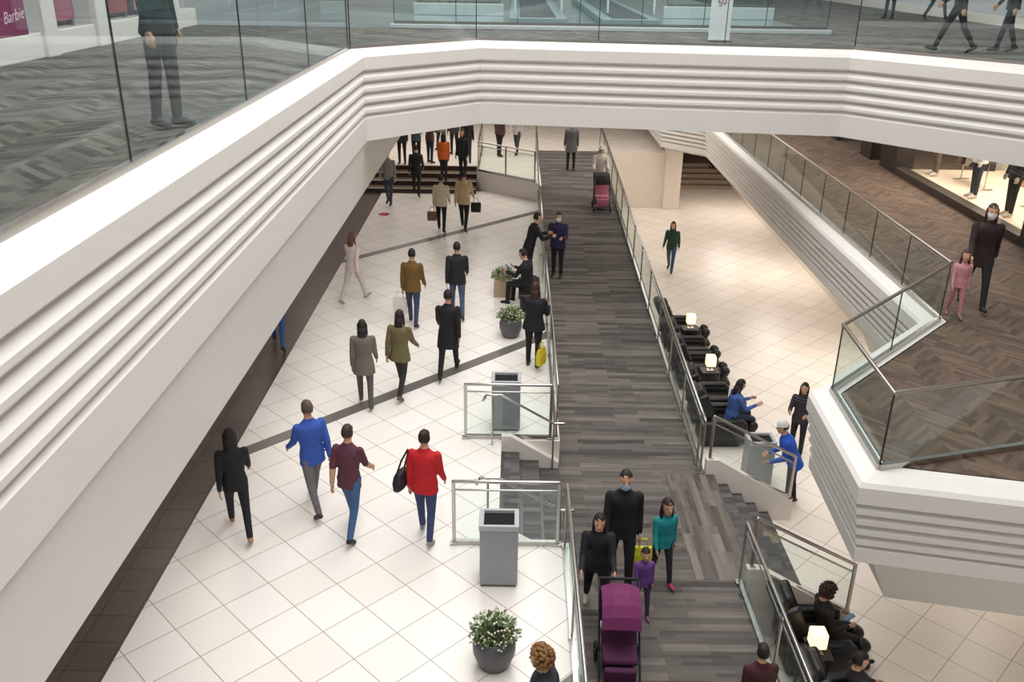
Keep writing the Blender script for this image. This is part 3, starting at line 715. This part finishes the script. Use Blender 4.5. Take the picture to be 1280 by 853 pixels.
# --- walkway
add(696, 346, 'W', 1.68, 165, 'hold', '#2a2348', '#17171b', '#131313', '#2a1f1b', 'short', 'person in a shiny navy purple puffer jacket and face mask', bulk=1.32, mask='#dfe7ee')
add(713, 213, 'W', 1.74, 0, 'stand', '#5d5c5e', '#26262a', '#1b1b1b', '#3a2d26', 'short', 'person in a long grey coat near the top of the walkway', bulk=1.15, coat=.3)
st1 = add(748, 250, 'W', 1.76, 180, 'push', '#ddd5ce', '#6b6870', '#2a2a2a', '#3a2d26', None, 'person in a white cap pushing a pink stroller down the walkway', bulk=1.14, hat='#e6e1dc')
man = add(772, 735, 'W', 1.88, 178, 'stride', '#121216', '#15151a', '#2a2a2c', '#1a1412', 'short', 'tall person in black wearing a pale blue face mask, walking towards the camera', bulk=1.12, mask='#a9c4de')
add(742, 768, 'W', 1.62, 176, 'push', '#15141a', '#141418', '#e4e0de', '#17100e', 'long', 'person in black with long hair pushing the plum stroller', bulk=1.1)
girl = add(824, 728, 'W', 1.32, 195, 'stride', '#17868a', '#26202f', '#b02a5c', '#23150f', 'long', 'child in a teal jacket walking beside the tall masked person', bulk=1.14, child=True)
add(800, 768, 'W', 1.02, 185, 'stride', '#6a3f88', '#3a2540', '#8a4a7a', '#20140f', 'tail', 'small child in a purple top between the stroller and teal jacket', bulk=1.1, child=True)
person((2.68, 7.25, -.6), R(5), 1.42, 'stride', '#3f141b', '#1f1a20', '#161416', '#1d1311', 'short', 'person in a dark red jacket at the bottom edge beside the right railing', bulk=1.12)
# --- court
add(837, 340, 'R', 1.62, 160, 'walk', '#23402f', '#3a5070', '#1e1e20', '#1c1411', 'long', 'person in a dark green jacket and jeans crossing the sunken court', bulk=1.12)
add(891, 229, 'R', 1.66, 20, 'walk', '#22222a', '#1d1d24', '#161616', '#1c1411', 'short', 'person in dark clothes near the far steps right of the beige column', bulk=1.1, vox=.018)
add(993, 570, 'R', 1.58, 150, 'hold', '#2c2a30', '#1e1e23', '#1a1a1a', '#140e0c', 'long', 'person in a dark faintly striped top with long black hair in the court', bulk=1.06, stripe=stripe_mat('#1d1b20', '#454049'))
add(983, 632, 'R', 1.70, 80, 'over', '#1f52b8', '#26262b', '#5b4a3c', '#3a2d26', 'short', 'person in a royal blue jacket and white cap leaning beside the right stair', bulk=1.22, hat='#dcdad8')
# --- mezzanine
add(1212, 384, 'M', 1.72, 165, 'walk', '#2a1719', '#1a191d', '#151515', '#2b1c16', 'long', 'person in a dark maroon coat and mask on the mezzanine', bulk=1.14, mask='#e4e6ea', coat=.2)
add(1190, 396, 'M', 1.05, 170, 'stride', '#c98a90', '#b5787f', '#8d6a68', '#3a261d', 'long', 'small child in pink beside the maroon coat', bulk=1.12, child=True)
# --- upper floor
add(213, 160, 'U', 1.90, -110, 'narrow', '#22252c', '#22272f', '#39404a', '#2a211c', 'short', 'person in dark trousers behind the upper left glass', bulk=1.0, coat=.12)
add(1189, 67, 'U', 1.74, 60, 'walk', '#2a2c35', '#14151b', '#101014', '#2a211c', 'short', 'person in black trousers on the upper bridge, nearer the sign', bulk=1.1)
add(1254, 66, 'U', 1.72, 80, 'stride', '#22242d', '#1b1e2b', '#141418', '#2a211c', 'short', 'person in black trousers at the right end of the upper bridge', bulk=1.1)
add(1110, 24, 'U', 1.72, 10, 'stand', '#5b3a40', '#20202a', '#181818', '#2a211c', 'short', 'person in dark clothes far back on the upper floor, left one', vox=.018)
add(1168, 26, 'U', 1.70, 200, 'walk', '#6a5a62', '#2b3145', '#181818', '#2a211c', 'short', 'person in navy trousers far back on the upper floor, right one', vox=.018)
for (x, y, t, b, l) in ((10.6, 20.3, '#e5ddd2', '#2d3340', 'headed shop mannequin in a cream top and dark trousers'), (10.6, 18.7, '#1f1c1c', '#191919', 'shop mannequin dressed all in black'), (10.6, 17.6, '#7a3d22', '#2a2624', 'shop mannequin in a rust coat nearest the dark window frame'), (10.7, 22.6, '#b5a48f', '#6b5a4c', 'shop mannequin in tan at the far end of the window')):
    person((x, y, ZM + .12), R(95), 1.78, 'stand', t, b, '#cfc6ba', None, None, l, skin='#d9d2c8', name='mannequin', cat='mannequin', coat=.15, bulk=1.08)

# ------------------------------------------------------------------ seating and furniture
LEATHER = mat('#121214', .45, var=.2, scale=8, name='black_leather')
def recliner(loc, rz, label):
    o = thing('massage_chair', loc, label, 'chair', 'black massage chairs in the sunken court', rz)
    b = NB(); rbox(b, (0, .02, .11), (.66, .80, .22), .05); obj('base', b, mat('#1a1a1d', .5), o, True)
    b = NB(); rbox(b, (0, .10, .38), (.50, .62, .20), .07, None, 3); obj('seat', b, LEATHER, o, True)
    b = NB(); rot = Matrix.Rotation(R(24), 3, 'X')
    rbox(b, (0, -.40, .77), (.58, .22, .94), .10, rot, 3)
    for s in (-1, 1): rbox(b, (s * .27, -.36, .87), (.12, .28, .50), .055, rot, 3)
    bk = obj('backrest', b, LEATHER, o, True)
    b = NB(); rbox(b, (0, -.42, 1.08), (.36, .14, .26), .06, rot, 3); obj('head_pillow', b, mat('#1d1c20', .5), bk, True)
    for s in (-1, 1):
        b = NB(); rbox(b, (s * .35, .04, .38), (.17, .92, .42), .08, None, 3); rbox(b, (s * .35, .12, .585), (.15, .62, .1), .045, None, 3)
        obj('armrest', b, LEATHER, o, True)
    b = NB(); rot = Matrix.Rotation(R(-28), 3, 'X')
    for s in (-1, 1): rbox(b, (s * .13, .60, .27), (.20, .20, .46), .08, rot, 3)
    rbox(b, (0, .70, .10), (.5, .18, .12), .05, None, 3)
    obj('leg_rest', b, LEATHER, o, True)
    return o
CX = 4.15
cy = [(20.55, 'at the far end of the row'), (19.25, 'just before the farthest lamp'), (18.3, 'just past the middle lamp'), (16.72, 'just before the middle lamp'), (15.75, 'with the denim jacket sitter'), (9.6, 'with a sitter using a phone'), (8.32, 'nearest the camera beside the near lamp')]
c0 = None
for y, l in cy:
    l = 'black leather massage chair ' + l
    if c0 is None: c0 = recliner((CX, y, ZR), R(-90), l)
    else: copy_tree(c0, (CX, y, ZR), R(-90), l)
for x, y, l in ((4.3, 19.9, 'farthest'), (4.3, 17.5, 'middle'), (3.97, 8.97, 'nearest')):
    t = thing('side_table', (x, y, ZR), 'small dark side table under the %s glowing lamp' % l, 'table', 'side tables between massage chairs')
    b = NB(); rbox(b, (0, 0, .70), (.40, .32, .04), .01); obj('table_top', b, mat('#2a2320', .4), t)
    for sx in (-1, 1):
        for sy in (-1, 1):
            b = NB(); capsule(b, (sx * .15, sy * .12, .015), (sx * .15, sy * .12, .69), .015, .018); obj('leg', b, mat('#2a2320', .4), t, True)
    t = thing('table_lamp', (x, y, ZR + .72), 'glowing cube lamp on side table, %s of three' % l, 'lamp', 'cube lamps beside massage chairs')
    b = NB(); rbox(b, (0, 0, .012), (.16, .16, .024), .006); capsule(b, (0, 0, .02), (0, 0, .12), .014, .014); obj('base', b, STEEL, t, True)
    b = NB(); rbox(b, (0, 0, .23), (.20, .20, .23), .02); obj('lamp_shade', b, mat('#ffd9a0', .6, emit=2.0), t)
add_s = lambda loc, hd, *a, **k: person(loc, R(hd), *a, **k)
den = add_s((4.40, 15.75, ZR), -80, 1.66, 'sit', '#3f5fa0', '#26304a', '#ddd8d2', '#1d120e', 'long', 'person in a blue denim jacket sitting on a massage chair', seat=.49, bulk=1.1, headpitch=.25)
ph = add_s((4.33, 9.6, ZR), -85, 1.64, 'lounge', '#1a1716', '#241f20', '#141212', '#3b2519', 'curly', 'person in dark clothes reclining on a massage chair looking at a phone', seat=.47, bulk=1.12, headpitch=.3, headyaw=.1)
add_s((4.33, 8.32, ZR), -90, 1.66, 'lounge', '#211d20', '#1b1a1e', '#121111', '#1c1310', 'short', 'person in black reclining on the massage chair nearest the camera', seat=.47, bulk=1.12, headpitch=.1)
def phone(pos, rz, label):
    o = thing('phone', pos, label, 'phone', rz=rz)
    b = NB(); rot = Matrix.Rotation(R(35), 3, 'X'); rbox(b, (0, 0, 0), (.075, .15, .009), .004, rot); cs = obj('case', b, mat('#15161a', .3), o)
    b = NB(); rbox(b, (0, -.004, .0062), (.066, .138, .002), 0, rot); obj('screen', b, mat('#5f7898', .2, emit=.3), cs)
phone((ph['hands'][0] + ph['hands'][1]) / 2 + V((.0, 0, .02)), R(-85), 'dark phone held by the seated person beyond the near lamp')
def bench(loc, L, label, rz=0):
    o = thing('bench', loc, label, 'bench', rz=rz)
    b = NB(); rbox(b, (0, 0, .40), (.5, L, .12), .04, None, 3); obj('seat', b, LEATHER, o, True)
    for s in (-1, 1):
        b = NB(); rbox(b, (0, s * (L / 2 - .12), .17), (.42, .08, .34), .01); obj('leg', b, mat('#2b2624', .5), o)
bench((.38, 19.3, 0), 1.3, 'black padded bench beside the walkway railing')
sitter = add_s((.34, 19.2, 0), 60, 1.74, 'sit', '#18181b', '#1c1c21', '#101010', '#17110e', 'short', 'person in black sitting on the padded bench looking at a phone', seat=.46, bulk=1.18, headpitch=.35)
phone((sitter['hands'][0] + sitter['hands'][1]) / 2 + V((-.0, .0, .02)), R(60), 'phone held by the person seated on the padded bench')
bench((.42, 6.45, 0), 1.3, 'black padded bench at the bottom edge below the planter')
add_s((.40, 6.60, 0), 75, 1.74, 'rest', '#2a2a30', '#202026', '#141414', '#8a6238', 'curly', 'person with curly light brown hair seated near the bottom edge', seat=.47, bulk=1.25)

def waste_bin(loc, rz, label):
    o = thing('pedestal_bin', loc, label, 'bin', 'grey pedestal bins beside the stairs', rz)
    g = mat('#96989b', .45, .1, var=.04); g2 = mat('#aeb0b2', .5, 0, var=.03)
    b = NB(); rbox(b, (0, 0, .02), (.44, .34, .04), .005); obj('base', b, STEEL_D, o)
    b = NB(); rbox(b, (0, 0, .45), (.48, .38, .82), .012); bd = obj('body', b, g, o)
    b = NB()
    for s in (-1, 1):
        rbox(b, (s * .22, 0, .90), (.06, .40, .08), .008); rbox(b, (0, s * .178, .90), (.39, .045, .08), .008)
    rm = obj('rim', b, g2, o)
    b = NB(); rbox(b, (0, 0, .885), (.38, .31, .02), 0); obj('opening', b, mat('#060607', .9), rm)
    return o
q = at(623, 735, 0); waste_bin((q.x, q.y + .19, 0), 0, 'grey pedestal bin with dark rectangular opening at the near guard rail')
q = at(632, 540, 0); waste_bin((q.x, q.y + .2, 0), 0, 'grey pedestal bin behind the far guard rail')
q = at(946, 608, ZR); waste_bin((q.x, q.y + .15, ZR), 0, 'grey pedestal bin in the sunken court beside the right stair')

LEAF = [mat('#6b8250', .6, var=.3, scale=30), mat('#a9b892', .6, var=.2), mat('#dfdfc8', .6, var=.1)]
def planter(loc, r, label, square=False, fol=1.0):
    o = thing('potted_plant', loc, label, 'plant')
    b = NB()
    if square: rbox(b, (0, 0, r), (2*r, 2*r, 2*r), .02); h = 2 * r
    else:
        h = r * 1.75
        lathe(b, [(r * .62, 0), (r * .72, .02), (r * .98, h * .45), (r, h * .7), (r * .88, h), (r * .80, h), (r * .78, h * .9)])
    obj('pot', b, mat('#b39b80' if square else '#5f5f62', .5), o, not square)
    b = NB(); lathe(b, [(r * .78, h - .06), (r * .74, h - .03)]) ; obj('soil', b, mat('#2a1f18', .9), o)
    rng = random.Random(int(loc[1] * 100)); b = NB()
    def leaf(c, d, L, w, mi):
        sd = d.orthogonal().normalized() * w; sd.rotate(Matrix.Rotation(rng.uniform(0, 6.3), 3, d))
        vs = [b.verts.new(p) for p in (c, c + d * L * .5 + sd, c + d * L, c + d * L * .5 - sd)]
        b.faces.new(vs).material_index = mi
    for _ in range(560):
        u = V((rng.gauss(0, 1), rng.gauss(0, 1), abs(rng.gauss(0, 1)) * .8)).normalized()
        k = rng.uniform(.45, 1)
        c = V((0, 0, h)) + V((u.x * r * 1.35, u.y * r * 1.35, u.z * r * 1.25 - .02)) * k * fol
        d = (u + V((rng.uniform(-.6, .6), rng.uniform(-.6, .6), rng.uniform(-.1, .6)))).normalized()
        leaf(c, d, rng.uniform(.05, .10) * fol, rng.uniform(.012, .024), 0 if rng.random() < .5 else 1)
    fo = obj('foliage', b, LEAF[:2], o)
    b = NB()
    for _ in range(90):
        u = V((rng.gauss(0, 1), rng.gauss(0, 1), abs(rng.gauss(0, 1)))).normalized()
        c = V((0, 0, h)) + V((u.x * r * 1.42, u.y * r * 1.42, u.z * r * 1.38)) * rng.uniform(.85, 1.02) * fol
        ellipsoid(b, c, (.014, .014, .010), 6, 4)
    obj('blossoms', b, LEAF[2], fo, True)
    b = NB()
    for _ in range(14):
        a = rng.uniform(0, 6.3); capsule(b, (0.03 * math.cos(a), .03 * math.sin(a), h - .05), (math.cos(a) * r * .7 * fol, math.sin(a) * r * .7 * fol, h + r * .6 * fol), .006, .004, 6)
    obj('stems', b, mat('#5b5a38', .7), fo, True)
planter((-.15, 7.85, 0), .245, 'round dark grey pot of pale variegated foliage nearest the camera', fol=.82)
q = at(638, 425, 0); planter((q.x, q.y + .2, 0), .24, 'round grey pot of pale foliage left of the black puffer coat', fol=.85)
q = at(629, 372, 0); planter((q.x, q.y + .2, 0), .22, 'square beige planter of pale foliage beside the padded bench', square=True, fol=.9)
o = NB(); lathe(o, [(.17, .001), (.17, .006)]); o = obj('floor_sticker', o, mat('#b8232c', .4))
q = at(480, 268, 0); o.location = (q.x, q.y, 0); tag(o, 'round red sticker on the white floor below the brown steps', 'sticker')

def bag(pos, size, colr, label, rz=0, name='shopping_bag'):
    o = thing(name, pos - V((0, 0, size[2] + .14)), label, 'bag', rz=rz)
    b = NB(); w, d, h = size
    loft(b, [[V((-w*.46, -d*.5, 0)), V((w*.46, -d*.5, 0)), V((w*.46, d*.5, 0)), V((-w*.46, d*.5, 0))], [V((-w*.5, -d*.5, h*.6)), V((w*.5, -d*.5, h*.6)), V((w*.5, d*.5, h*.6)), V((-w*.5, d*.5, h*.6))], [V((-w*.48, -d*.25, h)), V((w*.48, -d*.25, h)), V((w*.48, d*.25, h)), V((-w*.48, d*.25, h))]])
    obj('body', b, mat(colr, .6), o)
    for s in (-1, 1):
        b = NB(); tube(b, [V((-w*.25, s*d*.2, h - .01)), V((-w*.2, s*d*.1, h + .13)), V((w*.2, s*d*.1, h + .13)), V((w*.25, s*d*.2, h - .01))], .006, 6); obj('handle', b, mat(colr, .6), o, True)
bag(mus['hands'][0] + V((-.06, 0, 0)), (.30, .12, .34), '#d5cfc8', 'white carrier bag in the hand of the mustard jacket walker')
bag(c1['hands'][0] + V((-.05, 0, 0)), (.28, .12, .26), '#7a5540', 'brown handbag held by the cream jacket walker', name='handbag')
bag(c2['hands'][1] + V((.05, 0, 0)), (.30, .13, .28), '#1f1b1b', 'black handbag held by the tan jacket walker', name='handbag')
bag(at(677, 428, .62), (.26, .10, .32), '#d8c21f', 'yellow shopping bag beside the black puffer coat', rz=R(60))
bag(man['hands'][0] + V((.06, 0, 0)), (.24, .10, .30), '#c9c326', 'yellow shopping bag held by the tall masked person')
o = thing('shoulder_bag', red['W'] @ V((-.33, -.04, .80)), 'soft black shoulder bag hanging at the left of the red jacket', 'bag', rz=R(70))
b = NB()
loft(b, [ring(V((0, 0, z)), V((1, 0, 0)), V((0, 1, 0)), rx, ry, 14) for z, rx, ry in ((0, .11, .045), (.03, .155, .07), (.12, .17, .08), (.22, .15, .06), (.27, .13, .03))])
obj('body', b, mat('#1b1a1e', .7), o, True)
b = NB(); loft(b, [ring(V((0, -.04, z)), V((1, 0, 0)), V((0, 1, 0)), rx, ry, 14) for z, rx, ry in ((.10, .10, .02), (.13, .14, .045), (.24, .145, .04), (.285, .12, .02))]); obj('flap', b, mat('#232227', .6), o, True)
b = NB(); tube(b, [V((-.13, 0, .24)), V((-.09, -.08, .50)), V((0, -.13, .63)), V((.09, -.08, .50)), V((.13, 0, .24))], .013, 6); obj('strap', b, mat('#1b1a1e', .7), o, True)
def stroller(loc, rz, c1_, c2_, label):
    o = thing('stroller', loc, label, 'stroller', rz=rz)
    fr = mat('#2a2a2e', .4, .5)
    for sx in (-1, 1):
        for y, r in ((.36, .09), (-.30, .12)):
            b = NB(); c = V((sx * .25, y, r))
            pts = [c + V((0, math.cos(t) * (r - .02), math.sin(t) * (r - .02))) for t in [k * math.pi / 8 for k in range(17)]]
            tube(b, pts, .02, 6)
            wo = obj('wheel', b, mat('#161618', .6), o, True)
            b = NB()
            for k in range(5):
                a = k * 2 * math.pi / 5; capsule(b, c, c + V((0, math.cos(a) * (r - .02), math.sin(a) * (r - .02))), .008, .008, 6)
            capsule(b, c - V((.02, 0, 0)), c + V((.02, 0, 0)), .02, .02, 8)
            obj('hub', b, mat('#4a4a4e', .5), wo, True)
    b = NB()
    for sx in (-1, 1):
        tube(b, [V((sx*.24, .36, .10)), V((sx*.24, .05, .42)), V((sx*.24, -.45, .98)), V((sx*.24, -.56, 1.02))], .013, 6)
        tube(b, [V((sx*.24, -.30, .12)), V((sx*.24, .0, .48))], .013, 6)
    tube(b, [V((-.24, -.30, .12)), V((.24, -.30, .12))], .011, 6); tube(b, [V((-.24, .36, .1)), V((.24, .36, .1))], .011, 6)
    obj('frame', b, fr, o, True)
    b = NB(); tube(b, [V((-.24, -.56, 1.02)), V((.24, -.56, 1.02))], .02, 8); obj('handle', b, mat('#151515', .7), o, True)
    b = NB(); rbox(b, (0, .08, .44), (.42, .36, .10), .04, None, 3); rbox(b, (0, -.16, .70), (.42, .10, .56), .04, Matrix.Rotation(R(24), 3, 'X'), 3); rbox(b, (0, .30, .30), (.38, .08, .26), .03, Matrix.Rotation(R(-15), 3, 'X'), 3)
    obj('seat', b, mat(c1_, .8), o, True)
    b = NB(); rr = []
    for k in range(7):
        a = R(15 + k * 22); rr.append([V((-.23, -.20 + math.cos(a) * .36 , .74 + math.sin(a) * .34)), V((-.10, -.20 + math.cos(a) * .38, .76 + math.sin(a) * .37)), V((.10, -.20 + math.cos(a) * .38, .76 + math.sin(a) * .37)), V((.23, -.20 + math.cos(a) * .36, .74 + math.sin(a) * .34)), V((.22, -.20 + math.cos(a) * .33, .73 + math.sin(a) * .31)), V((-.22, -.20 + math.cos(a) * .33, .73 + math.sin(a) * .31))])
    loft(b, rr); bmesh.ops.recalc_face_normals(b, faces=b.faces); obj('canopy', b, mat(c2_, .8), o)
    b = NB(); rbox(b, (0, -.12, .22), (.38, .36, .16), .03); obj('basket', b, mat('#222226', .8), o)
sy = st1['root'].location.y - 1.0
stroller((st1['root'].location.x, sy, ramp_z(sy)), R(180), '#d07a96', '#242024', 'pink seated stroller with dark hood near the top of the walkway')
q = at_ramp(771, 846); stroller((q.x, q.y, -.6), R(178), '#4c1a40', '#6e2356', 'plum stroller with purple pink hood at the bottom of the walkway')

# ------------------------------------------------------------------ light
w = bpy.data.worlds.new('world'); S.world = w; w.use_nodes = True
bg = w.node_tree.nodes['Background']; bg.inputs[0].default_value = (.97, .975, .985, 1); bg.inputs[1].default_value = .35
def area(loc, sx, sy, e, c=(1, 1, 1), rot=(0, 0, 0)):
    l = bpy.data.lights.new('area', 'AREA'); l.shape = 'RECTANGLE'; l.size = sx; l.size_y = sy; l.energy = e; l.color = c
    o = bpy.data.objects.new('area_light', l); COL.objects.link(o); o.location = loc; o.rotation_euler = rot; return o
area((1.5, 13, 15), 9, 30, 3500, (1, .98, .95))
for y in (13, 19, 26, 33): area((8.1, y, .9), 1.0, 2.5, 58, (1, .92, .84))
for y in (8, 15, 22, 28): area((-6.3, y, 4.9), 1.5, 3.0, 42, (1, .90, .80))
area((1.5, 31, 4.8), 6, 4, 160, (1, .95, .90)); area((-3, 34, 4.9), 5, 6, 210, (1, .94, .88)); area((6, 30, 4.9), 5, 10, 240, (1, .95, .89))
area((11.5, 20.1, ZU - .6), 1.6, 5.6, 380, (1, .88, .72)); area((8.4, 21.4, ZU - .6), 2, 4.5, 100, (1, .90, .80))
area((8.4, 27.5, ZU - .6), 2, 6, 100, (1, .92, .84))
area((-8.2, 13, ZU + 3.6), .5, 8, 60, (1, .95, .95)); area((2, 32, 12), 16, 14, 700, (.97, .98, 1))
S.view_settings.view_transform = 'Standard'
